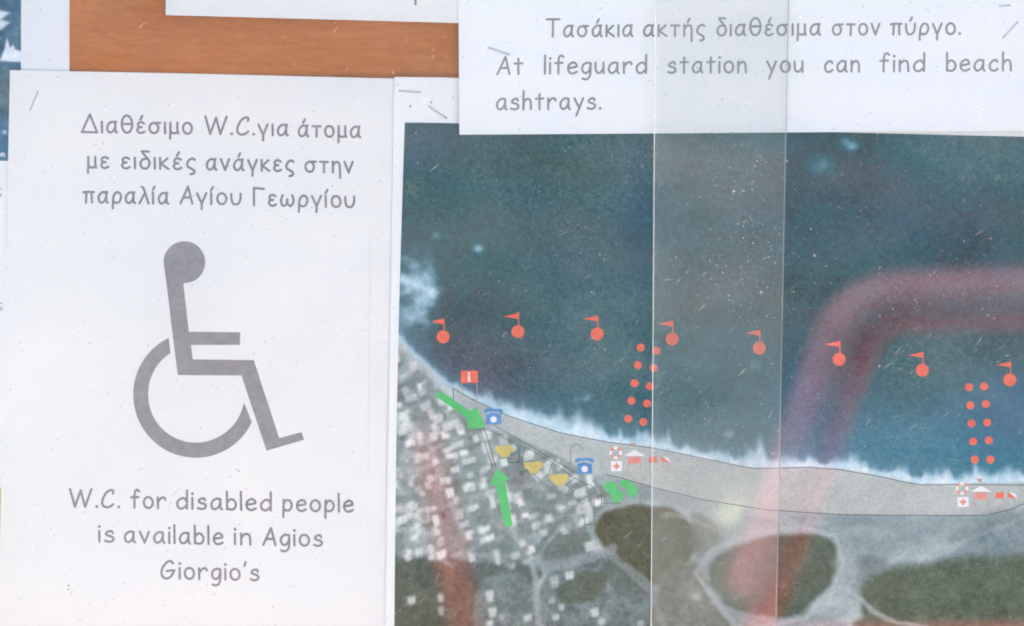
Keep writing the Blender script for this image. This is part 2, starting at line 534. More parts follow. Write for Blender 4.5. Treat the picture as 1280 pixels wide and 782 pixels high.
t.links.new(r1.outputs[0], b.inputs['Base Color'])
b.inputs['Roughness'].default_value = 0.9
V, F = [], []
for (x0_, x1_) in ((-7, -2.4), (-2.385, 2.385), (2.4, 7)):
    i = len(V)
    V += [(x0_, -2.85, 0.03), (x1_, -2.85, 0.03), (x1_, 0.6, 0.03), (x0_, 0.6, 0.03), (x0_, -2.85, 0.004), (x1_, -2.85, 0.004)]
    F += [(i, i + 1, i + 2, i + 3), (i + 4, i + 5, i + 1, i)]
tag(link('added_bounce_path', V, F, pm), kind='structure')  # unseen pale path, added to bounce warm light onto the board

# ------------------------------------------------------------------ the wooden board
def box(V, F, x0, x1, y0, y1, z0, z1):
    i = len(V)
    V += [(x0, y0, z0), (x1, y0, z0), (x1, y1, z0), (x0, y1, z0), (x0, y0, z1), (x1, y0, z1), (x1, y1, z1), (x0, y1, z1)]
    F += [(i, i+3, i+2, i+1), (i+4, i+5, i+6, i+7), (i, i+1, i+5, i+4), (i+1, i+2, i+6, i+5), (i+2, i+3, i+7, i+6), (i+3, i, i+4, i+7)]
V, F = [], []
box(V, F, -0.62, 0.62, 0.0, 0.018, ZC - 0.42, ZC + 0.42)
board = link('notice_board', V, F, M_WOOD, origin=(0, 0, ZC - 0.42))
bv = board.modifiers.new('bevel', 'BEVEL'); bv.width = 0.002; bv.segments = 2
tag(board, 'orange brown wooden board that the white papers are pinned to', 'notice board')

# ------------------------------------------------------------------ painting helpers for the two colour prints
def vnoise(x, y, cell, seed):
    """smooth value noise in 0..1"""
    rs = np.random.RandomState(seed)
    g = rs.rand(96, 96)
    u, v = x / cell + 40, y / cell + 40
    i, j = np.floor(u).astype(int), np.floor(v).astype(int)
    fu, fv = u - i, v - j
    fu, fv = fu * fu * (3 - 2 * fu), fv * fv * (3 - 2 * fv)
    i0, j0, i1, j1 = i % 96, j % 96, (i + 1) % 96, (j + 1) % 96
    return (g[i0, j0] * (1 - fu) + g[i1, j0] * fu) * (1 - fv) + (g[i0, j1] * (1 - fu) + g[i1, j1] * fu) * fv
def fbm(x, y, cell, seed, octs=4, gain=0.5):
    s, a, tot = 0, 1.0, 0
    for k in range(octs):
        s = s + a * vnoise(x, y, cell / 2**k, seed + k * 7)
        tot += a
        a *= gain
    return s / tot
def sstep(a, b, x):
    q = np.clip((x - a) / (b - a), 0, 1)
    return q * q * (3 - 2 * q)
def polymask(x, y, pts, soft):
    """1 inside a polygon, falling to 0 over soft pixels"""
    p = np.array(pts, float)
    inside = np.zeros(x.shape, bool)
    dist = np.full(x.shape, 1e9)
    for (ax, ay), (bx, by) in zip(p, np.roll(p, -1, 0)):
        dx, dy = bx - ax, by - ay
        tt = np.clip(((x - ax) * dx + (y - ay) * dy) / (dx * dx + dy * dy + 1e-9), 0, 1)
        dist = np.minimum(dist, np.hypot(x - ax - tt * dx, y - ay - tt * dy))
        if ay != by:
            c = ((ay > y) != (by > y)) & (x < dx * (y - ay) / dy + ax)
            inside ^= c
    sd_ = np.where(inside, dist, -dist)
    return sstep(-soft, soft, sd_)
def linemask(x, y, pts, w, soft):
    dist = np.full(x.shape, 1e9)
    for (ax, ay), (bx, by) in zip(pts[:-1], pts[1:]):
        dx, dy = bx - ax, by - ay
        tt = np.clip(((x - ax) * dx + (y - ay) * dy) / (dx * dx + dy * dy + 1e-9), 0, 1)
        dist = np.minimum(dist, np.hypot(x - ax - tt * dx, y - ay - tt * dy))
    return 1 - sstep(w / 2 - soft, w / 2 + soft, dist)
def gauss(x, y, cx, cy, rx, ry, rot=0.0):
    c, s = math.cos(rot), math.sin(rot)
    u, v = (x - cx) * c + (y - cy) * s, -(x - cx) * s + (y - cy) * c
    return np.exp(-(u / rx) ** 2 - (v / ry) ** 2)
def over(c, m, col):
    col = np.asarray(col, float)
    return c * (1 - m[..., None]) + col * m[..., None]

def print_grid(sheet, name, corner, nx, ny, paint, mat, parent):
    """colour print as a fine grid; corner(u, v) gives the board pixel"""
    u = np.linspace(0, 1, nx + 1)[None, :].repeat(ny + 1, 0)
    v = np.linspace(0, 1, ny + 1)[:, None].repeat(nx + 1, 1)
    x, y = corner(u, v)
    col = ink(np.clip(paint(x, y), 0, 255))
    wx, wz = (x - 640) * S, ZC + (391 - y) * S
    wy = -sheet.d(x, y) - 0.00005
    o = np.array([wx.mean(), wy.mean(), wz.mean()])
    co = np.stack([wx, wy, wz], -1).reshape(-1, 3) - o
    n = nx + 1
    ii, jj = np.meshgrid(np.arange(nx), np.arange(ny))
    a = (jj * n + ii).ravel()
    f = np.stack([a, a + n, a + n + 1, a + 1], 1).astype(np.int32)
    me = bpy.data.meshes.new(name)
    me.vertices.add(len(co)); me.vertices.foreach_set('co', co.astype(np.float32).ravel())
    me.loops.add(f.size); me.loops.foreach_set('vertex_index', f.ravel())
    me.polygons.add(len(f)); me.polygons.foreach_set('loop_start', np.arange(0, f.size, 4, dtype=np.int32))
    me.update(calc_edges=True)
    ca = me.color_attributes.new('pigment', 'FLOAT_COLOR', 'POINT')
    rgba = np.ones((len(co), 4), np.float32); rgba[:, :3] = col.reshape(-1, 3)
    ca.data.foreach_set('color', rgba.ravel())
    me.materials.append(mat)
    ob = bpy.data.objects.new(name, me)
    COL.objects.link(ob)
    ob.parent = parent
    ob.location = Vector(o) - parent.location
    return ob

# ------------------------------------------------------------------ the poster at the left edge
poster = Sheet((-330, -260), (87.3, -270), (86.5, 606), (-332, 614), 0.0006, wave=0.0002, seed=3)
poster_ob = poster.build('poster', M_PAPER_POSTER)
tag(poster_ob, 'white poster with a blue photograph, cut off by the left edge of the picture', 'poster')
def paint_sea_photo(x, y):
    n = fbm(x, y, 40, 11, 5, 0.6)
    c = np.zeros(x.shape + (3,)) + np.array((88, 116, 138.0))
    c += (n[..., None] - 0.5) * np.array((90, 85, 70))
    c = over(c, sstep(70, 115, y) * (1 - sstep(120, 160, y)) * 0.8, (100, 116, 120))
    c = over(c, sstep(140, 175, y) * 0.7, (84, 120, 150))
    for (px, py, w) in ((2, 18, 22), (4, 30, 16), (-14, 50, 30)):
        c = over(c, polymask(x, y, [(px - 40, py + 6), (px - 10, py - 7), (px + w / 2, py - 2), (px - 2, py + 7)], 2.5) * 0.9, (222, 228, 238))
    c = over(c, polymask(x, y, [(0, 76), (6, 62), (9, 48), (13, 60), (17, 56), (19, 62), (28, 64), (28, 78)], 1.8) * 0.92, (226, 232, 242))
    c = over(c, gauss(x, y, 6, 165, 2.2, 2.2), (190, 205, 225))
    fine = fbm(x, y, 7, 5, 3, 0.7)
    return c + (fine[..., None] - 0.5) * 42
print_grid(poster, 'blue_photo', lambda u, v: (-250 + u * (277.2 - 16 * 0) - v * 1.0, -160 + v * 361), 230, 300, paint_sea_photo, M_PHOTO, poster_ob)
k = Ink(poster)
word(k, 'con', -8, 6.5, 196, 0.0, w=1.2, size=0.30)
k.build('lettering', M_WHITE_INK)
k = Ink(poster)
word(k, 'ες', -16, 3.0, 243, 0.0, w=1.3, size=0.5)
k.build('lettering', M_TONER)
k = Ink(poster)
word(k, 'ους', -26, 4.0, 385, 0.0, w=1.3, size=0.45)
k.build('lettering', M_TONER)

yel = Sheet((-300, 600), (2.2, 600), (1.2, 1000), (-300, 1000), 0.0003, wave=0.0001, seed=2)
yel_ob = yel.build('paper_sheet', paper_material('yellow_paper', (0.50, 0.40, 0.14), (0.54, 0.43, 0.16), see=0.0), 8, 8)
tag(yel_ob, 'sliver of yellow paper at the lower left edge of the picture', 'paper')

# ------------------------------------------------------------------ sheet with the wheelchair notice
wc = Sheet((13.6, 87.2), (497, 97.6), (488, 806), (-2, 800), 0.0013, wave=0.0009, seed=12)
wc_ob = wc.build('notice_sheet', M_PAPER_COOL)
tag(wc_ob, 'tall white sheet with a grey wheelchair symbol and text about toilets', 'notice')
for words in (
    [('Διαθέσιμο', 101.5, 241.9, 165.8), ('W.C.', 256.0, 319.3, 168.2), ('για', 322.2, 361.8, 169.4), ('άτομα', 372.2, 452.2, 170.8)],
    [('με', 109.0, 137.8, 210.2), ('ειδικές', 151.4, 245.6, 211.0), ('ανάγκες', 257.2, 368.8, 212.8), ('στην', 380.8, 442.8, 215.2)],
    [('παραλία', 104.0, 212.2, 253.6), ('Αγίου', 224.6, 302.8, 255.0), ('Γεωργίου', 316.4, 444.8, 257.2)],
    [('W.C.', 87.0, 150.8, 632.2), ('for', 163.4, 208.8, 633.4), ('disabled', 220.4, 341.0, 634.0), ('people', 353.0, 443.0, 636.2)],
    [('is', 123.2, 144.2, 675.8), ('available', 155.0, 280.4, 676.4), ('in', 292.8, 315.4, 678.2), ('Agios', 328.2, 404.6, 679.0)],
    [("Giorgio's", 200.6, 325.4, 721.2)],
):
    k = Ink(wc)
    for tx, xa, xb, yb in words:
        word(k, tx, xa, xb, yb, 0.0165)
    k.build('lettering', M_TONER_TEXT)
k = Ink(wc)                     # wheelchair symbol: figure and wheel
a_head = np.linspace(math.radians(92), math.radians(-180), 44)
fig = [(231 + 26.1 * math.cos(a), 327.2 + 26.1 * math.sin(a)) for a in a_head]
fig += [(208.2, 350.5), (222.7, 466.7), (302.3, 466.9), (333.8, 560.6), (380.6, 546.8), (377.6, 537.3), (349.6, 544.8), (317.8, 447.7), (241.6, 447.1), (239.2, 429.1), (300.4, 428.8), (300.8, 413.1), (236.6, 412.6), (229.8, 355)]
k.poly(fig)
sym = k.build('wheelchair_symbol', M_TONER)
k = Ink(wc)
o0, o1 = math.atan2(419.3 - 492, 211 - 245) , math.atan2(524.7 - 492, 315.6 - 245)
i0, i1 = math.atan2(438.8 - 491.6, 213.5 - 245), math.atan2(500.7 - 491.6, 307.2 - 245)
outer = [(245 + (79.3 - 1.6 * min(1, q * 3)) * math.cos(a), 492 + (79.3 - 1.6 * min(1, q * 3)) * math.sin(a)) for q, a in [(q, o0 - (o0 - o1 + 2 * math.pi) * q) for q in np.linspace(0, 1, 60)]]
inner = [(245 + (61 - 1.8 * min(1, min(q, 1 - q) * 4)) * math.cos(a), 491.6 + (61 - 1.8 * min(1, min(q, 1 - q) * 4)) * math.sin(a)) for q, a in [(q, i0 - (i0 - i1 + 2 * math.pi) * q) for q in np.linspace(0, 1, 60)]]
for j in range(59):
    k.n -= 1
    k.poly([outer[j], outer[j + 1], inner[j + 1], inner[j]])
k.build('wheel', M_TONER, parent=sym)
k = Ink(wc)
for (a, b_) in (((462.3, 286), (460.5, 590)), ((464.6, 300), (463.2, 392))):
    k.stroke([a, ((a[0] + b_[0]) / 2, (a[1] + b_[1]) / 2), b_], 0.6)
k.build('copy_line', M_SCRIBE)
for sx, sy, r in ((86.5, 729.5, 1.3), (86.5, 734.5, 1.2), (90.5, 738, 1.0), (112.8, 427, 1.0), (5.5, 590, 0.8), (299, 586, 1.2), (296, 584, .9)):
    k = Ink(wc); k.disc(sx, sy, r, 9)
    k.build('toner_speck', M_TONER)

# ------------------------------------------------------------------ sheet above the bare strip of wood
upper = Sheet((208.6, -560), (700, -556), (696, 30.4), (209.0, 17.2), 0.0012, wave=0.0003, seed=5, curl=lambda x, y: 0.0040 * sstep(-120, 25, y))
upper_ob = upper.build('notice_sheet', M_PAPER_COOL)
tag(upper_ob, 'blank white sheet along the top, its lower edge above the bare wood', 'notice')
k = Ink(upper)
word(k, 'p', 518, 531, -3.4, 0.02)
k.build('lettering', M_TONER_TEXT)

# ------------------------------------------------------------------ the map
mp = Sheet((493.4, 94.8), (1545, 121), (1532, 818), (481.6, 798), 0.0019, wave=0.0009, seed=21, curl=lambda x, y: 0.0013 * sstep(560, 485, x))
map_ob = mp.build('beach_map', M_PAPER_MAP, 80, 50)
tag(map_ob, 'aerial photo map of a beach with red buoy markers and green arrows', 'map')

CX = [480, 495, 505, 515, 530, 545, 567, 590, 615, 640, 700, 760, 815, 880, 945, 1010, 1050, 1100, 1150, 1195, 1280, 1330, 1560]
CY = [395, 412, 428, 440, 452, 464, 483, 495, 508, 519, 538, 550, 557, 571, 582, 581, 583, 592, 602, 602, 599, 592, 570]
LX = [560, 610, 650, 700, 742, 758, 815, 880, 960, 1050, 1150, 1230, 1258, 1290, 1330, 1560]
LY = [497, 532, 545, 568, 592, 590, 606, 622, 634, 640, 640.5, 640, 633, 618, 612, 600]
def paint_map(x, y):
    x_true, y_true = x, y
    coast = np.interp(x, CX, CY)
    low = np.interp(x, LX, LY)
    # --- sea
    n1, n2 = fbm(x, y, 150, 31, 4), fbm(x, y, 60, 77, 4)
    sea = np.zeros(x.shape + (3,)) + np.array((68, 101, 108.0))
    sea += (n1[..., None] - 0.5) * np.array((72, 40, 36)) + (n2[..., None] - 0.5) * np.array((22, 16, 22))
    for m, cc in (
        (gauss(x, y, 600, 465, 100, 50, 0.3) * 0.85, (90, 88, 102)),
        (gauss(x, y, 690, 300, 120, 90) * 0.6, (92, 107, 114)),
        (gauss(x, y, 700, 205, 90, 30) * 0.5, (86, 98, 92)),  # this and the next two: blotchy reflections painted into the sea colour
        (gauss(x, y, 575, 205, 60, 22) * 0.6, (88, 100, 98)),
        (gauss(x, y, 515, 232, 22, 16) * 0.6, (112, 116, 104)),
        (gauss(x, y, 600, 320, 60, 60) * 0.5, (58, 104, 108)),
        (gauss(x, y, 800, 270, 22, 90) * 0.5, (48, 90, 116)),
        (gauss(x, y, 560, 250, 70, 60) * 0.5, (68, 104, 108)),
        (gauss(x, y, 530, 180, 60, 40) * 0.6, (58, 96, 112)),
        (gauss(x, y, 1130, 265, 110, 45) * 0.55, (54, 96, 116)),
        (gauss(x, y, 1080, 330, 70, 60) * 0.5, (60, 104, 110)),
        (gauss(x, y, 1150, 550, 180, 55) * 0.9, (76, 128, 150)),
        (gauss(x, y, 1255, 510, 60, 70) * 0.8, (54, 112, 140)),
        (gauss(x, y, 1180, 450, 50, 40) * 0.5, (88, 116, 124)),
        (gauss(x, y, 1000, 500, 40, 70) * 0.5, (66, 112, 142)),
        (gauss(x, y, 1250, 430, 60, 30) * 0.5, (66, 88, 92)),
        (gauss(x, y, 800, 500, 60, 40) * 0.6, (62, 98, 108)),
        (gauss(x, y, 690, 500, 50, 26) * 0.6, (74, 112, 124)),
    ):
        sea = over(sea, m, cc)
    for cx, cy, r, a in ((518, 331, 7, .7), (534, 345, 9, .85), (520, 352, 14, .8), (540, 362, 9, .8), (530, 372, 10, .6), (515, 392, 10, .65), (530, 388, 5, .6), (598, 310, 6, .6), (545, 293, 5, .3), (504, 322, 7, .4), (1064, 182, 7, .55), (1056, 176, 6, .4), (1026, 206, 13, .25), (733, 495, 5, .4), (720, 497, 4, .3), (910, 540, 6, .45), (943, 455, 7, .25)):
        sea = over(sea, gauss(x, y, cx, cy, r, r * 0.8) * a * (0.65 + 0.7 * vnoise(x, y, 9, 3)), (176, 208, 228))
    cl = fbm(x, y, 15, 411, 4, 0.6)
    sea = over(sea, np.clip(gauss(x, y, 522, 366, 25, 38) * 1.0 * sstep(0.34, 0.62, cl) * sstep(548, 540, x), 0, 1), (176, 206, 224))
    sea = over(sea, np.clip(gauss(x, y, 520, 372, 22, 45) * 0.45, 0, 1), (128, 158, 172))
    sea = over(sea, linemask(x, y, [(504, 347), (516, 353), (530, 359), (541, 366)], 9, 5) * 0.8, (196, 218, 232))
    # --- surf
    dist = coast - y
    jag = fbm(x * 1.0, y * 0.12, 17, 51, 3, 0.6)
    spikes = np.clip(vnoise(x, y * 0.02, 13, 91) - 0.45, 0, 1) * 34
    for sx, w, h in ((949, 9, 20), (722, 12, 8), (836, 4, 18), (775, 4, 24), (797, 3, 20), (1218, 4, 18), (700, 14, 6), (617, 9, 4)):
        spikes = spikes + h * np.clip(1 - np.abs(x - sx) / w, 0, 1)
    thick = np.interp(x, [480, 560, 600, 640, 700, 760, 900, 950, 1000, 1100, 1280, 1560], [3, 3, 7, 15, 18, 10, 8, 10, 9, 10, 12, 14]) + (jag - 0.5) * 10 + (fbm(x, y * 0.5, 6, 57, 3) - 0.5) * 9 + spikes * 0.45
    for sx, w, h in ((949, 17, 15), (722, 20, 7), (700, 16, 4), (1218, 6, 7)):
        thick = thick + h * np.clip(1 - np.abs(x - sx + 5 * (vnoise(x, y, 7, 88) - 0.5)) / w, 0, 1) ** 1.6
    thick = np.maximum(thick, 2.2)
    glow = np.clip(np.exp(-np.clip(dist - thick * 0.5, 0, 1e3) / 13.0), 0, 1)
    sea = over(sea, glow * 0.62, (122, 164, 192))
    surf = 1 - sstep(thick * 0.3, thick * 1.5, dist)
    tone = vnoise(x, y, 9, 15)[..., None]
    foam = np.array((196, 216, 228.0)) + (tone - 0.5) * np.array((44, 26, 20))
    surf = surf * np.interp(x, [480, 600, 650], [0.65, 0.75, 1.0])
    sea = sea * (1 - surf[..., None]) + foam * surf[..., None]
    # --- sand
    g = fbm(x, y, 26, 61, 4, 0.6)
    sand = np.zeros(x.shape + (3,)) + np.array((177, 182, 182.0)) + (g[..., None] - 0.5) * 20
    sand = over(sand, sstep(60, 0, np.abs(x - 600)) * 0.4, (152, 154, 164))
    # --- dunes and scrub below the beach
    st = fbm(x * 0.45 + y * 0.12, y, 22, 131, 4, 0.6)
    dune = np.zeros(x.shape + (3,)) + np.array((152, 164, 168.0)) + (st[..., None] - 0.5) * np.array((70, 64, 60))
    # --- town
    tw = fbm(x, y, 30, 171, 4, 0.6)
    town = np.zeros(x.shape + (3,)) + np.array((140, 150, 150.0)) + (tw[..., None] - 0.5) * 84 + (fbm(x, y, 16, 181, 3)[..., None] - 0.5) * 44
    sand_band = sstep(-1.0, 1.0, y - coast)
    c = over(sea, sand_band, (0, 0, 0)) + sand * sand_band[..., None]
    below = sstep(-1.2, 1.2, y - low)
    c = c * (1 - below[..., None]) + dune * below[..., None]
    townpoly = [(470, 425), (500, 438), (530, 462), (560, 497), (610, 534), (650, 546), (700, 569), (744, 598), (752, 604), (752, 630), (742, 655), (726, 664), (668, 668), (662, 708), (600, 702), (560, 690), (470, 706)]
    tmask = polymask(x, y, townpoly, 3)
    c = c * (1 - tmask[..., None]) + town * tmask[..., None]
    # hill at the left edge of the coast
    hill = polymask(x, y, [(480, 415), (515, 443), (545, 470), (562, 500), (520, 500), (480, 520)], 5)
    c = over(c, hill * 0.75, (138, 148, 152)); c = c + hill[..., None] * (fbm(x, y, 16, 9, 3)[..., None] - 0.5) * 90
    c = over(c, gauss(x, y, 512, 476, 16, 12, 0.4) * 0.8, (112, 124, 130))
    c = over(c, gauss(x, y, 505, 465, 12, 6, -0.5) * 0.8, (198, 210, 216))
    c = over(c, gauss(x, y, 530, 505, 14, 10, 0.4) * 0.5, (120, 128, 132))
    c = over(c, gauss(x, y, 560, 532, 16, 12, 0.7) * 0.6, (196, 206, 208))
    c = over(c, gauss(x, y, 506, 528, 18, 9, 0.2) * 0.75, (204, 212, 214))
    c = over(c, linemask(x, y, [(496, 462), (508, 452), (520, 450), (524, 455)], 6, 4) * 0.7, (196, 206, 212))
    c = over(c, linemask(x, y, [(540, 462), (552, 478), (566, 490)], 9, 6) * 0.8, (186, 200, 210))
    # --- fields
    c = over(c, tmask * sstep(0.5, 0.72, fbm(x, y, 20, 431, 3)) * 0.35, (96, 112, 108))
    x = x + (fbm(x_true, y_true, 34, 301, 4, 0.6) - 0.5) * 11
    y = y + (fbm(x_true, y_true, 34, 331, 4, 0.6) - 0.5) * 11
    def field(pts, cc, soft=3.5, a=0.95, amp=20, sd2=7):
        nonlocal c
        q = []
        for i_ in range(len(pts)):
            p0, p1, p2, p3 = (np.array(pts[(i_ + d_) % len(pts)], float) for d_ in (-1, 0, 1, 2))
            q += [tuple(0.5 * (2 * p1 + (p2 - p0) * f + (2 * p0 - 5 * p1 + 4 * p2 - p3) * f * f + (3 * p1 - p0 - 3 * p2 + p3) * f ** 3)) for f in (0, .25, .5, .75)]
        pts = q
        m = polymask(x, y, pts, soft) * a
        tex = (fbm(x, y, 14, sd2, 4, 0.65) + 0.5 * (fbm(x, y, 5, sd2 + 3, 2) - 0.5))[..., None]
        c = c * (1 - m[..., None]) + (np.array(cc, float) + (tex - 0.5) * amp) * m[..., None]
    field([(470, 700), (520, 694), (556, 702), (590, 716), (600, 735), (600, 830), (470, 830)], (88, 94, 84), amp=34)
    field([(556, 690), (600, 700), (668, 704), (668, 726), (600, 730)], (92, 102, 98), amp=24)
    field([(600, 726), (668, 726), (668, 830), (600, 830)], (118, 128, 128), amp=50)
    field([(676, 690), (694, 668), (712, 660), (734, 664), (736, 684), (720, 698), (684, 706)], (108, 118, 114), amp=20)
    field([(684, 712), (760, 690), (812, 725), (830, 830), (684, 830)], (112, 124, 126), amp=56, sd2=17)
    field([(745, 652), (760, 636), (790, 628), (830, 630), (858, 648), (872, 668), (862, 692), (830, 718), (812, 730), (780, 704), (756, 686), (746, 668)], (84, 88, 72), amp=16)
    field([(700, 728), (735, 712), (760, 720), (745, 745), (700, 748)], (84, 92, 80), a=.7, amp=30)
    field([(756, 700), (790, 712), (800, 740), (770, 740)], (92, 104, 100), a=.7, amp=30)
    # lens-shaped field with a pale track round it
    ring = [(884, 706), (900, 688), (940, 671), (1000, 664), (1030, 668), (1044, 686), (1042, 712), (1024, 740), (995, 764), (955, 768), (915, 756), (892, 732)]
    c = over(c, linemask(x, y, ring + ring[:1], 11, 5) * 0.85, (150, 160, 166))
    field(ring, (84, 96, 84), soft=4, amp=18)
    c = over(c, linemask(x, y, [(1044, 700), (1072, 705), (1070, 735), (1090, 760), (1110, 782)], 12, 6) * 0.6, (150, 160, 168))
    field([(1074, 742), (1082, 722), (1110, 706), (1150, 700), (1200, 690), (1260, 686), (1560, 680), (1560, 830), (1110, 790), (1080, 766)], (88, 97, 82), soft=5, amp=26)
    field([(1120, 706), (1190, 684), (1240, 640), (1256, 636), (1290, 650), (1290, 688), (1200, 694)], (122, 136, 142), soft=9, a=.75, amp=40)
    field([(826, 712), (868, 700), (884, 728), (900, 760), (940, 790), (940, 840), (820, 840)], (104, 108, 98), soft=8, a=.85, amp=46)
    field([(864, 640), (892, 646), (905, 662), (886, 684), (868, 690)], (112, 116, 108), soft=6, a=.8, amp=36)
    c = over(c, gauss(x, y, 870, 742, 8, 5, 0.4) * 0.8, (190, 192, 196))
    c = over(c, gauss(x, y, 1060, 648, 60, 6, 0.05) * 0.45 * sstep(.35, .6, fbm(x, y, 18, 611, 3)), (112, 126, 132))
    c = over(c, gauss(x, y, 1225, 668, 50, 22, -0.35) * 0.75 * sstep(.3, .6, fbm(x, y, 22, 613, 3)), (104, 120, 126))
    c = over(c, gauss(x, y, 1250, 645, 30, 12, 0.0) * 0.5, (122, 136, 140))
    c = over(c, linemask(x, y, [(1080, 712), (1120, 696), (1170, 690), (1220, 664), (1260, 650), (1300, 640)], 5, 4) * 0.4, (178, 186, 190))
    c = over(c, gauss(x, y, 1082, 718, 16, 22, 0.5) * 0.55 * sstep(.35, .55, fbm(x, y, 14, 615, 3)), (96, 110, 108))
    field([(1070, 700), (1090, 690), (1110, 700), (1096, 716)], (108, 118, 122), soft=6, a=.6)
    c = over(c, gauss(x, y, 914, 636, 20, 26, 0.5) * 0.9, (218, 222, 204))  # pale reflection painted into the print colours as a smudge
    # --- roads of the town and beyond
    for pts, w, cc, a in (
        ([(608, 536), (616, 560), (624, 590), (636, 640), (648, 668), (664, 690), (668, 720), (676, 782), (680, 830)], 8, (160, 168, 172), .75),
        ([(760, 612), (735, 628), (700, 650), (680, 672), (668, 690)], 6, (104, 116, 112), .7),
        ([(684, 706), (735, 696), (765, 684)], 12, (150, 156, 164), .65),
        ([(765, 690), (800, 716), (815, 732)], 7, (132, 144, 148), .7),
        ([(540, 560), (566, 545), (590, 536)], 5, (168, 172, 172), .6),
        ([(505, 520), (540, 560), (560, 620), (590, 690)], 6, (172, 177, 178), .6),
        ([(495, 590), (545, 574), (610, 556)], 5, (168, 174, 175), .6),
        ([(495, 650), (560, 628), (630, 606), (700, 600)], 5, (165, 172, 174), .6),
        ([(570, 690), (640, 660), (730, 640)], 5, (162, 170, 172), .6),
        ([(600, 690), (640, 692), (664, 690)], 5, (150, 158, 160), .6),
        ([(756, 690), (785, 712), (815, 742), (830, 782)], 6, (136, 146, 148), .6),
        ([(1044, 668), (1052, 700), (1040, 735), (1005, 768), (960, 780)], 5, (172, 180, 184), .7),
        ([(886, 735), (868, 712), (890, 682), (935, 664), (1000, 655), (1044, 668)], 5, (172, 180, 184), .75),
        ([(886, 735), (905, 762), (930, 785), (950, 800)], 7, (168, 176, 180), .75),
        ([(1060, 735), (1088, 758), (1112, 772), (1180, 790)], 6, (168, 178, 182), .7),
        ([(830, 640), (870, 646), (900, 662), (935, 664)], 6, (160, 168, 170), .5),
    ):
        c = over(c, linemask(x, y, pts, w, 2.5) * a, cc)
    # houses: pale roofs in rows
    x, y = x_true, y_true
    rs = random.Random(5)
    def house(hx, hy, w, h, rot, cc, a):
        nonlocal c
        sel = (np.abs(x[0] - hx) < 16)
        js = np.abs(y[:, 0] - hy) < 16
        if not sel.any() or not js.any(): return
        ix, jx = np.where(sel)[0], np.where(js)[0]
        sl = (slice(jx[0], jx[-1] + 1), slice(ix[0], ix[-1] + 1))
        cs, sn = math.cos(rot), math.sin(rot)
        for ox, oy, col, al in ((2.2, 3.0, (98, 108, 108), a * 0.55), (0, 0, cc, a)):
            u = (x[sl] - hx - ox) * cs + (y[sl] - hy - oy) * sn
            v = -(x[sl] - hx - ox) * sn + (y[sl] - hy - oy) * cs
            m = (1 - sstep(w / 2 - 1.5, w / 2 + 1.5, np.abs(u))) * (1 - sstep(h / 2 - 1.5, h / 2 + 1.5, np.abs(v)))
            c[sl] = c[sl] * (1 - al * m[..., None]) + np.array(col, float) * al * m[..., None]
    def in_poly(px, py, poly):
        ins = False
        for (ax, ay), (bx, by) in zip(poly, poly[1:] + poly[:1]):
            if (ay > py) != (by > py) and px < (bx - ax) * (py - ay) / (by - ay) + ax: ins = not ins
        return ins
    for row in range(-6, 20):
        ry_ = row * 11.5 + (row // 2) * 5.0
        for q in range(-4, 24):
            jit = rs.uniform(-5, 5)
            bx = 490 + (q * 15.0 + jit) * 0.955 + ry_ * 0.30 + rs.uniform(-2, 2)
            by = 520 + ry_ * 0.955 - (q * 15.0 + jit) * 0.30 + rs.uniform(-3, 3)
            if not in_poly(bx, by, townpoly) or rs.random() < 0.22: continue
            rot = -0.30 + rs.choice([0, 0, 1.57]) + rs.uniform(-.2, .2)
            v = rs.choice([rs.uniform(122, 150), rs.uniform(185, 215), rs.uniform(205, 232), rs.uniform(212, 236)])
            w_, h_ = rs.uniform(7, 17), rs.uniform(6, 11)
            house(bx, by, w_, h_, rot, (v - 3 + rs.choice([0, 0, 0, 12]), v + 3, v + 5), rs.uniform(.55, .95))
            if rs.random() < 0.65:      # L-shaped wings and courtyards
                v2 = v + rs.uniform(-55, 20)
                house(bx + rs.uniform(-7, 7), by + rs.uniform(-6, 6), rs.uniform(4, 8), rs.uniform(4, 8), rot, (v2, v2 + 5, v2 + 5), 0.75)
    for hx, hy, w, h, v in ((516, 746, 13, 10, 196), (551, 744, 7, 10, 188), (552, 760, 8, 12, 160), (614, 742, 12, 14, 210), (617, 762, 12, 12, 205), (613, 776, 10, 8, 210), (628, 768, 8, 8, 170), (713, 716, 13, 10, 210), (738, 680, 14, 12, 198), (694, 724, 12, 14, 176), (690, 748, 9, 7, 170), (745, 762, 13, 11, 206), (752, 774, 9, 8, 190), (696, 768, 12, 8, 192), (661, 769, 13, 8, 200), (702, 756, 8, 8, 180), (648, 748, 10, 6, 120), (801, 776, 9, 8, 180), (533, 640, 22, 20, 190), (530, 640, 8, 8, 140), (640, 760, 8, 6, 110)):
        house(hx, hy, w, h, -0.2, (v - 2, v + 4, v + 4), 0.85)
    for hx, hy, w, h in ((609, 543, 14, 9), (640, 557, 12, 9), (661, 567, 15, 11), (685, 586, 10, 8), (676, 594, 14, 8), (718, 597, 11, 8), (727, 612, 22, 11), (736, 636, 9, 26), (548, 520, 14, 11), (510, 531, 14, 10), (504, 536, 14, 8), (560, 530, 14, 10), (574, 552, 18, 8), (590, 572, 24, 7)):
        house(hx, hy, w, h, -0.25, (208, 213, 216), 0.8)
    for _ in range(1):      # soft, slightly out-of-register printing
        c[1:-1] = (c[:-2] + c[1:-1] * 2 + c[2:]) / 4
        c[:, 1:-1] = (c[:, :-2] + c[:, 1:-1] * 2 + c[:, 2:]) / 4
    soft_ = c.copy()
    for _ in range(3):
        soft_[1:-1] = (soft_[:-2] + soft_[1:-1] * 2 + soft_[2:]) / 4
        soft_[:, 1:-1] = (soft_[:, :-2] + soft_[:, 1:-1] * 2 + soft_[:, 2:]) / 4
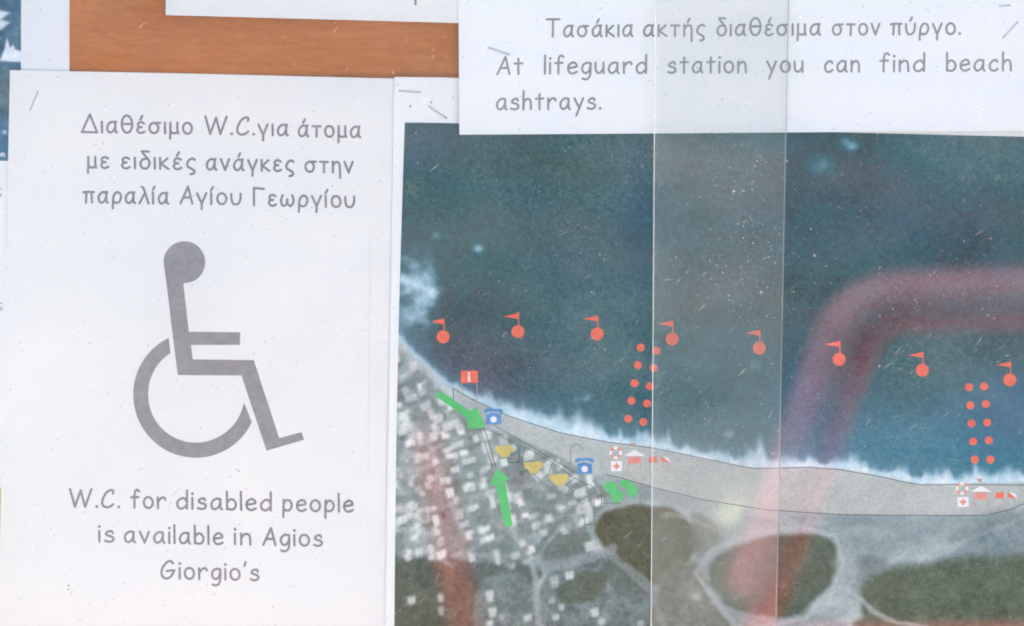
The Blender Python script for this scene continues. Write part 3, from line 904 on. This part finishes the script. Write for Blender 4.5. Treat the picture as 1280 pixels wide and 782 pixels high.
    mk = (np.clip(tmask + sstep(690, 700, y) * sstep(700, 690, x), 0, 1) * (0.1 + 0.5 * fbm(x, y, 40, 77, 2)))[..., None]
    c = c * (1 - mk) + soft_ * mk
    rn = np.random.RandomState(4).normal(0, 1, x.shape)
    fine = fbm(x, y, 4.5, 201, 2, 0.7)
    return c + (fine[..., None] - 0.5) * 16 + rn[..., None] * 5.5
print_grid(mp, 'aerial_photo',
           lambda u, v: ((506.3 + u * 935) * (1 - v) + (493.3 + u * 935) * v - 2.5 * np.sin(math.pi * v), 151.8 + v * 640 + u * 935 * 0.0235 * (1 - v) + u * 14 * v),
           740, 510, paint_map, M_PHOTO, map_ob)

def dotmesh(name, shapes, cx, cy, mat):
    """small flat print shared between copies, drawn round (0, 0)"""
    V, F = [], []
    for n, pts in enumerate(shapes):
        i = len(V)
        ar = sum(a[0] * b[1] - b[0] * a[1] for a, b in zip(pts, pts[1:] + pts[:1]))
        if ar > 0: pts = pts[::-1]
        V += [(p[0] * S, -n * 0.000005, -p[1] * S) for p in pts]
        F.append(tuple(range(i, i + len(pts))))
    me = bpy.data.meshes.new(name)
    me.from_pydata(V, [], F); me.materials.append(mat); me.update()
    return me
circ = lambda cx, cy, r, n=20: [(cx + r * math.cos(a), cy + r * math.sin(a)) for a in np.linspace(0, 2 * math.pi, n, endpoint=False)]
LIFT = 0.00014
def stamp(name, me, px, py):
    o = bpy.data.objects.new(name, me)
    COL.objects.link(o); o.parent = map_ob
    o.location = Vector(mp.at(px, py, LIFT)) - map_ob.location
    return o
buoy = dotmesh('buoy_marker', [circ(0, 0, 8.1), [(0.2, -22.6), (1.5, -22.6), (1.5, -6), (0.2, -6)], [(-17.5, -18.8), (1.5, -23), (1.5, -15.4)]], 0, 0, M_SALMON)
for px, py in ((554.2, 418.2), (647.4, 411.6), (746.2, 414.5), (839.8, 420.8), (948.4, 432.4), (1048, 446.4), (1151.8, 460), (1261, 472), (1372, 487)):
    stamp('buoy_marker', buoy, px, py)
dot = dotmesh('swimming_lane_dot', [circ(0, 0, 5.0, 16)], 0, 0, M_SALMON)
for px, py in ((800.5, 431.5), (797, 453.5), (793, 476), (789, 498), (785, 520.5), (820, 435.5), (816.5, 457), (812, 480), (808.5, 501.5), (804, 524.5),
               (1210, 481), (1211.5, 503.5), (1213, 526), (1215, 548.4), (1217, 571), (1229, 480), (1231, 502), (1232.5, 525), (1234.5, 547), (1236.5, 571)):
    stamp('swimming_lane_dot', dot, px, py)
# outlines of the beach and of the streets
def lines(name, paths, w, mat=M_LINE):
    k = Ink(mp)
    for p in paths:
        k.stroke([q for a, b_ in zip(p[:-1], p[1:]) for q in [tuple(np.array(a) + (np.array(b_) - np.array(a)) * f) for f in (0, .25, .5, .75)]] + [p[-1]], w)
    return k.build(name, mat)
lines('beach_outline', [
    [(567, 497), (566.6, 482.4), (590, 496), (615, 508), (632, 515.5), (640, 518.5), (700, 538), (760, 550), (815, 557), (880, 570.5), (925, 580), (945, 583), (1010, 581), (1050, 584), (1100, 592.5), (1132, 600), (1150, 602.8), (1195, 602), (1280, 603), (1340, 600)],
    [(758, 590.5), (775, 594), (815, 606), (880, 622), (960, 634.5), (1050, 640), (1150, 640.8), (1230, 640.5), (1246, 637), (1263, 633), (1280, 625), (1300, 612), (1340, 600)]], 1.0)
lines('street_outline', [
    [(600, 533), (609, 560), (616.5, 584)], [(605, 532), (613, 555), (620, 582)], [(609, 533), (640, 550), (648, 555), (649, 575), (635, 575), (634.5, 567)],
    [(617, 528), (650, 547), (690, 571), (722, 589)], [(656, 555), (690, 575), (715, 593), (729, 600), (728, 602)], [(656, 556), (653, 570), (652, 578)],
    [(665, 588), (676, 598), (686, 589), (690, 577)], [(707, 602), (716, 610), (716, 616), (722, 624), (743, 613), (744, 610), (738, 603), (733, 602), (722, 607), (715, 612)],
    [(742, 622), (743.5, 652), (731, 653), (729, 640)], [(751.5, 603), (751.5, 626), (777, 626.5)], [(720, 594), (707, 603)]], 0.8)
lines('telephone_cord', [[(713.5, 576), (713, 560), (716, 554), (720, 552), (725, 553.5), (729, 560)]], 0.7)
def icon(name, polys, mat, parent=None):
    k = Ink(mp); k.n = 20
    for p in polys: k.poly(p)
    return k.build(name, mat, parent=parent)
icon('direction_arrow', [[(544.5, 492), (549.5, 484.8), (588, 510.5), (596.3, 505.5), (607.8, 531.5), (585, 533), (583, 519)]], M_GREEN)
icon('direction_arrow', [[(621.3, 582.5), (637.2, 595.4), (631, 597.5), (640.9, 653.8), (630.5, 655.6), (619.8, 602), (611.6, 604.8)]], M_GREEN)
for dx, dy in ((630.5, 560.8), (667, 581), (698.8, 596.6)):
    icon('yellow_symbol', [[(dx - 12, dy - 6), (dx + 9, dy - 7.5), (dx + 12, dy - 4), (dx + 11, dy + 1), (dx + 7.5, dy + 2), (dx + 6, dy + 7), (dx - 4, dy + 7.5), (dx - 7, dy + 3), (dx - 11.5, dy + 1)]], M_YELLOW)
s_ = icon('information_symbol', [[(576.4, 460.4), (597.4, 460.2), (597.4, 475.6), (576.2, 475.8)]], M_SALMON)
k = Ink(mp); k.n = 26
k.disc(586.3, 463.8, 1.6, 10); k.poly([(584.6, 466.4), (587.6, 466.4), (587.6, 471.8), (588.8, 473.6), (584.4, 473.6), (585.4, 471.8), (585.3, 468)])
k.build('lettering', M_WHITE_INK, parent=s_)
k = Ink(mp); k.n = 24
k.stroke([(577.2, 476.5), (577.2, 486)], 0.8); k.stroke([(596.6, 476.5), (596.6, 497)], 0.8)
k.build('post', M_PINK_LINE, parent=s_)
for bx, by in ((617, 519), (730.6, 581)):
    s_ = icon('telephone_symbol', [
        [(bx - 9, by - 4.6), (bx + 9, by - 4.6), (bx + 9.6, by + 8.4), (bx - 9.6, by + 8.4)],
        [(bx - 12, by - 9.4), (bx - 9, by - 11.4), (bx + 9, by - 11.4), (bx + 12, by - 9.4), (bx + 11.6, by - 6), (bx + 7, by - 6.6), (bx + 5, by - 8), (bx - 5, by - 8), (bx - 7, by - 6.6), (bx - 11.6, by - 6)],
        [(bx - 4, by - 6.2), (bx + 4, by - 6.2), (bx + 6, by - 3.4), (bx - 6, by - 3.4)]], M_BLUE)
    k = Ink(mp); k.n = 28
    k.disc(bx, by + 2.2, 4.0)
    k.build('dial', M_WHITE_INK, parent=s_)
icon('tree_symbol', [[(754, 604), (760, 598), (769, 601), (773, 609), (768, 615), (759, 613)], [(763, 615), (771, 609), (779, 613), (778, 621), (770, 626), (764, 622)], [(774, 599), (784, 596), (789, 601), (784, 608), (775, 605)], [(782, 608), (790, 601), (798, 609), (795, 615), (790, 620), (783, 614)]], M_GREEN)
def lifeguard(cx, cy):
    """life ring, first aid box, tower and two flags; (cx, cy) is the ring's centre"""
    ring = lambda a0, a1: [(cx + 7.8 * math.cos(a), cy + 7.8 * math.sin(a)) for a in np.linspace(a0, a1, 6)] + [(cx + 4.6 * math.cos(a), cy + 4.6 * math.sin(a)) for a in np.linspace(a1, a0, 6)]
    q = math.pi / 4
    s1 = icon('life_ring_symbol', [ring(-q / 2 + j * 2 * q, q / 2 + j * 2 * q) for j in range(4)], M_WHITE_INK)
    icon('red_band', [ring(q / 2 + j * 2 * q, 3 * q / 2 + j * 2 * q) for j in range(4)], M_PALE_RED, parent=s1)
    s2 = icon('first_aid_symbol', [[(cx - 5.6, cy + 10.6), (cx + 8.2, cy + 10.6), (cx + 8.2, cy + 23), (cx - 5.6, cy + 23)]], M_WHITE_INK)
    ax, ay = cx + 1.2, cy + 16.8
    k = Ink(mp); k.n = 27
    k.poly([(ax - 1.5, ay - 4), (ax + 1.5, ay - 4), (ax + 1.5, ay - 1.5), (ax + 4, ay - 1.5), (ax + 4, ay + 1.5), (ax + 1.5, ay + 1.5), (ax + 1.5, ay + 4), (ax - 1.5, ay + 4), (ax - 1.5, ay + 1.5), (ax - 4, ay + 1.5), (ax - 4, ay - 1.5), (ax - 1.5, ay - 1.5)])
    k.build('red_cross', M_PALE_RED, parent=s2)
    s3 = icon('lifeguard_tower_symbol', [[(cx + 10.4, cy + 4), (cx + 23.6, cy - 3.6), (cx + 37.4, cy + 4)]], M_WHITE_INK)
    icon('cabin', [[(cx + 15.4, cy + 5.4), (cx + 31.4, cy + 5.4), (cx + 31.4, cy + 13.8), (cx + 15.4, cy + 13.8)]], M_PALE_RED, parent=s3)
    k = Ink(mp); k.n = 25
    k.stroke([(cx + 16, cy + 13), (cx + 16, cy + 24)], 0.8); k.stroke([(cx + 31, cy + 13), (cx + 31, cy + 22)], 0.8)
    k.stroke([(cx + 20, cy + 10), (cx + 27, cy + 10)], 0.7); k.poly([(cx + 17, cy - 11.5), (cx + 25, cy - 12.5), (cx + 24, cy - 6.5)])
    k.build('leg', M_PINK_LINE, parent=s3)
    s4 = icon('flag_symbol', [[(cx + 41.6, cy + 5.6), (cx + 52, cy + 4.4), (cx + 52, cy + 12.6), (cx + 41.6, cy + 12.4)]], M_SALMON)
    s5 = icon('flag_symbol', [[(cx + 57, cy + 4.2), (cx + 68, cy + 13.6), (cx + 57, cy + 11)]], M_SALMON)
    icon('white_half', [[(cx + 58.2, cy + 4.2), (cx + 67, cy + 6.4), (cx + 69, cy + 13.2)]], M_WHITE_INK, parent=s5)
    k = Ink(mp); k.n = 23
    k.stroke([(cx + 52, cy + 12), (cx + 52, cy + 22)], 0.6); k.build('pole', M_PINK_LINE, parent=s4)
    k = Ink(mp); k.n = 23
    k.stroke([(cx + 67, cy + 12), (cx + 67, cy + 24)], 0.6); k.build('pole', M_PINK_LINE, parent=s5)
lifeguard(769.2, 563)
lifeguard(1201.2, 607)

# ------------------------------------------------------------------ sheet about ashtrays, on top of the map
ash = Sheet((570.6, -420), (1330, -424), (1345, 160.2), (574.6, 165.6), 0.0060, wave=0.0004, seed=9, curl=lambda x, y: 0.0006 * sstep(900, 1300, x) * sstep(60, 165, y))
ash_ob = ash.build('notice_sheet', M_PAPER_BRIGHT, 70, 50)
tag(ash_ob, 'white sheet with text about beach ashtrays, overlapping the top of the map', 'notice')
for words in (
    [('Τασάκια', 681.6, 791.2, 44.6), ('ακτής', 802.4, 880.6, 43.8), ('διαθέσιμα', 893.6, 1024.6, 43.2), ('στον', 1037.4, 1098.2, 42.4), ('πύργο.', 1109.8, 1198.4, 42.0)],
    [('At', 620.4, 654.2, 91.2), ('lifeguard', 679.4, 808.2, 90.6), ('station', 832.8, 932.2, 89.6), ('you', 955.8, 1002.6, 88.8), ('can', 1027.4, 1073.0, 88.3), ('find', 1096.4, 1154.0, 87.8), ('beach', 1179.2, 1261.8, 87.2)],
    [('ashtrays.', 619.6, 751.2, 135.2)],
):
    k = Ink(ash)
    for tx, xa, xb, yb in words:
        word(k, tx, xa, xb, yb, -0.0065, w=2.8)
    k.build('lettering', M_TONER_FAINT)

# ------------------------------------------------------------------ staples
def staple(x0, y0, x1, y1, sheet, label):
    """flat-crowned wire staple with its two legs bent into the board"""
    a, b_ = np.array(sheet.at(x0, y0)), np.array(sheet.at(x1, y1))
    r = 0.00038
    h = 0.00030
    path = [a + (0, 0.0016, 0), a + (0, -h * 0.2, 0), a * 0.93 + b_ * 0.07 + (0, -h, 0), (a + b_) / 2 + (0, -h * 1.15, 0), a * 0.07 + b_ * 0.93 + (0, -h, 0), b_ + (0, -h * 0.2, 0), b_ + (0, 0.0016, 0)]
    V, F = [], []
    ax = (b_ - a) / np.linalg.norm(b_ - a)
    n_ = 10
    for i, p in enumerate(path):
        d = path[min(i + 1, len(path) - 1)] - path[max(i - 1, 0)]
        d = d / np.linalg.norm(d)
        side = np.cross(ax, (0, 1, 0)); side /= np.linalg.norm(side)
        up = np.cross(side, d); up /= np.linalg.norm(up)
        for q in range(n_):
            t_ = 2 * math.pi * q / n_
            V.append(tuple(p + r * (side * math.cos(t_) * 1.15 + up * math.sin(t_))))
    for i in range(len(path) - 1):
        for q in range(n_):
            F.append((i * n_ + q, i * n_ + (q + 1) % n_, (i + 1) * n_ + (q + 1) % n_, (i + 1) * n_ + q))
    F.append(tuple(range(n_))); F.append(tuple(reversed(range((len(path) - 1) * n_, len(path) * n_))))
    o = link('staple', V, F, M_STEEL, origin=tuple((a + b_) / 2), smooth=True)
    tag(o, label, 'staple', 'staples holding the papers')
staple(38.6, 137, 48.6, 113.4, wc, 'slanted wire staple in the top left corner of the wheelchair notice')
staple(499.5, 112.2, 525.5, 114.4, mp, 'level wire staple in the white top margin of the map')
staple(536.4, 132.4, 558.2, 146.8, mp, 'tilted wire staple in the map margin just above the blue print')
staple(610.6, 57.2, 636.6, 66.0, ash, 'wire staple just above the first line of english text about ashtrays')
staple(1250.4, 45.4, 1268.6, 25.4, ash, 'slanted wire staple right of the greek ashtray line')
staple(1246, 5.2, 1259, 4.6, ash, 'level wire staple cut short at the top right corner')
for sx, sy, r in ((539.4, 127, 1.3), (513.2, 131.6, 1.4)):
    k = Ink(mp); k.disc(sx, sy, r, 9)
    k.build('staple_hole', M_TONER)

# ------------------------------------------------------------------ two overlapping sheets of clear acrylic
def acrylic(name, corners_px, y_front, thick, label, seed, nscr, nspk, edge_sides, tilt=0.0):
    """corners tl, tr, br, bl in pixels; a 1 mm rounded rim catches light along the sawn edges"""
    bev = 0.00036
    c = [np.array(P(*p)) for p in corners_px]
    cen = sum(c) / 4
    def ring_at(inset, y):
        out = []
        for i in range(4):
            p, a, b_ = c[i], c[i - 1], c[(i + 1) % 4]
            ua, ub = (a - p) / np.linalg.norm(a - p), (b_ - p) / np.linalg.norm(b_ - p)
            q = p + (ua + ub) * inset
            out.append((q[0], y + tilt * (q[0] - cen[0]), q[1]))
        return out
    R = [ring_at(bev, -y_front), ring_at(0, -y_front + bev), ring_at(0, -y_front + thick - bev), ring_at(bev, -y_front + thick)]
    V = [v for r in R for v in r]
    F, mi = [(0, 3, 2, 1), (12, 13, 14, 15)], [0, 0]
    for l in range(3):
        for i in range(4):
            j = (i + 1) % 4
            F.append((l * 4 + i, l * 4 + j, (l + 1) * 4 + j, (l + 1) * 4 + i))
            mi.append(1)
    o = link(name, V, F, [M_ACRYLIC, M_EDGE], origin=(cen[0], -y_front, min(p[1] for p in c)), matidx=mi)
    tag(o, label, 'clear sheet')
    bm_ = bmesh.new(); bm_.from_mesh(o.data); bmesh.ops.recalc_face_normals(bm_, faces=bm_.faces); bm_.to_mesh(o.data); bm_.free()
    rs = random.Random(seed)
    xs = [p[0] for p in corners_px]
    x_lo, x_hi = max(min(xs) + 4, -60), min(max(xs) - 14, 1340)
    def surf_y(px): return -y_front + tilt * ((px - 640) * S - cen[0]) - 0.00003
    def marks(n, gen, nm, mat):
        V, F = [], []
        for _ in range(n):
            pts = gen()
            i = len(V)
            L = rs.uniform(0, 0.00002)
            for p in pts:
                x_, z_ = P(*p)
                V.append((x_, surf_y(p[0]) - L, z_))
            F.append(tuple(range(i, i + len(pts))))
        m = link(nm, V, F, mat, parent=o, origin=tuple(o.location))
        m['kind'] = 'stuff'
    def scratch():
        for _t in range(6):      # scuffs gather in patches
            px, py = rs.uniform(x_lo, x_hi), rs.uniform(-30, 812)
            if float(fbm(np.array(px), np.array(py), 130, 505, 2)) > rs.uniform(0.30, 0.62): break
        ln = rs.choice([2.5, 3, 3, 4, 4, 5, 6, 7, 9, 12, 17]) * rs.uniform(0.6, 1.2)
        a = math.radians(rs.gauss(-41, 12)) if rs.random() < 0.82 else rs.uniform(-0.4, 0.2)
        w = rs.uniform(0.22, 0.5)
        cx_, sy_ = math.cos(a), math.sin(a)
        bend = rs.uniform(-0.06, 0.06) * ln
        return [(px, py), (px + cx_ * ln / 2 + sy_ * (w + bend), py + sy_ * ln / 2 - cx_ * (w + bend)), (px + cx_ * ln, py + sy_ * ln), (px + cx_ * ln / 2 - sy_ * (w - bend), py + sy_ * ln / 2 + cx_ * (w - bend))][::-1]
    def speck():
        px, py = rs.uniform(x_lo, x_hi), rs.uniform(-30, 812)
        if rs.random() < 0.14 and x_hi > 950:
            px, py = rs.gauss(940, 34), rs.gauss(285, 80)
        r = rs.choice([0.35, 0.4, 0.45, 0.5, 0.5, 0.6, 0.7, 0.9]) * rs.uniform(0.7, 1.3)
        if rs.random() < 0.012: r *= 2.2
        return [(px + r * rs.uniform(0.6, 1.2) * math.cos(t), py + r * rs.uniform(0.6, 1.2) * math.sin(t)) for t in np.linspace(0, 6.283, 7, endpoint=False)]
    marks(nscr, scratch, 'scratches', M_SCRATCH)
    marks(nspk, speck, 'dust', M_SPECK)
    return o
acrylic('acrylic_sheet', [(-700, -480), (993, -480), (960, 1180), (-700, 1180)], 0.0105, 0.003,
        'scratched clear sheet over the left side, ending at the right-hand pale upright line', 3, 340, 1900, None)
right_sheet = acrylic('acrylic_sheet', [(819.8, -480), (1950, -480), (1950, 1180), (808.6, 1180)], 0.0145, 0.003,
        'scratched clear sheet over the right side, beginning at the left-hand pale upright line', 8, 200, 900, None, tilt=0.004)

fm, ft, fb = nt('veil_film')  # pale see-through film added between the sheets to make their overlap milkier
film_n = ramp(ft, noise(ft, 16, 5, 0.6).outputs[0], [(0.3, (0.020,) * 3), (0.7, (0.060,) * 3)])
ft.links.new(film_n.outputs[0], fb.inputs['Alpha'])
fb.inputs['Base Color'].default_value = (0.96, 0.92, 0.80, 1)
fb.inputs['Roughness'].default_value = 0.9
film_c = [(819.5, -470), (991.5, -470), (959.5, 1170), (810, 1170)]
film_v = [(P(*p)[0], -0.01075, P(*p)[1]) for p in film_c]
film = link('veil_film', film_v, [(0, 3, 2, 1)], fm, parent=right_sheet, origin=film_v[3])

# ------------------------------------------------------------------ red tubular frame behind the photographer, seen as a reflection
def tube(name, pts, r, mat, parent=None, n=16):
    cu = bpy.data.curves.new(name, 'CURVE')
    cu.dimensions = '3D'
    sp = cu.splines.new('POLY')
    sp.points.add(len(pts) - 1)
    for i, p in enumerate(pts): sp.points[i].co = (p[0], p[1], p[2], 1)
    cu.bevel_depth = r
    cu.bevel_resolution = 5
    cu.use_fill_caps = True
    tmp = bpy.data.objects.new(name + '_tmp', cu)
    COL.objects.link(tmp)
    dg = bpy.context.evaluated_depsgraph_get()
    me = bpy.data.meshes.new_from_object(tmp.evaluated_get(dg))
    bpy.data.objects.remove(tmp)
    me.name = name
    me.materials.clear(); me.materials.append(mat)
    me.polygons.foreach_set('use_smooth', [True] * len(me.polygons))
    o = bpy.data.objects.new(name, me)
    COL.objects.link(o)
    if parent: o.parent = parent
    return o
frame = bpy.data.objects.new('red_frame', None)
COL.objects.link(frame)
frame.location = (0.612, -1.42, 0)
tag(frame, 'red tubular steel frame mirrored in the clear sheet at the right', 'metal frame')
def rounded(pts, rad, steps=8):
    out = [pts[0]]
    for a, p, b_ in zip(pts[:-2], pts[1:-1], pts[2:]):
        a, p, b_ = Vector(a), Vector(p), Vector(b_)
        q0, q1 = p + (a - p).normalized() * rad, p + (b_ - p).normalized() * rad
        for k_ in range(steps + 1):
            f = k_ / steps
            out.append(tuple(q0 * (1 - f) ** 2 + p * 2 * f * (1 - f) + q1 * f * f))
    out.append(pts[-1])
    return out
M_MAUVE = solid_material('faded_mauve_paint', (0.22, 0.085, 0.10), 0.6, 0.0, 0.06, 12)
tube('top_loop', rounded([(-0.59, 0, 0.0), (-0.19, 0, 1.092), (0.70, 0, 1.108), (1.06, 0, 0.0)], 0.035, 10), 0.019, M_RED, frame)
tube('upper_rail', rounded([(-0.345, 0.05, 0.80), (-0.225, 0.05, 1.128), (0.72, 0.05, 1.160), (0.83, 0.05, 0.80)], 0.055, 10), 0.024, M_MAUVE, frame)
tube('rung', [(-0.32, 0, 0.718), (0.83, 0, 0.718)], 0.022, solid_material('worn_red_paint', (0.34, 0.06, 0.06), 0.6, 0.0, 0.1, 12), frame)
pole = tube('leaning_pole', [(0.0, 0, 0.0), (-0.170, 0, 0.825)], 0.024, solid_material('dull_red_paint', (0.22, 0.040, 0.035), 0.6, 0.0, 0.5, 5))
pole.location = (0.059, -1.80, 0)
tag(pole, 'red slanting pole mirrored in the clear sheet at the lower left of the map', 'pole')
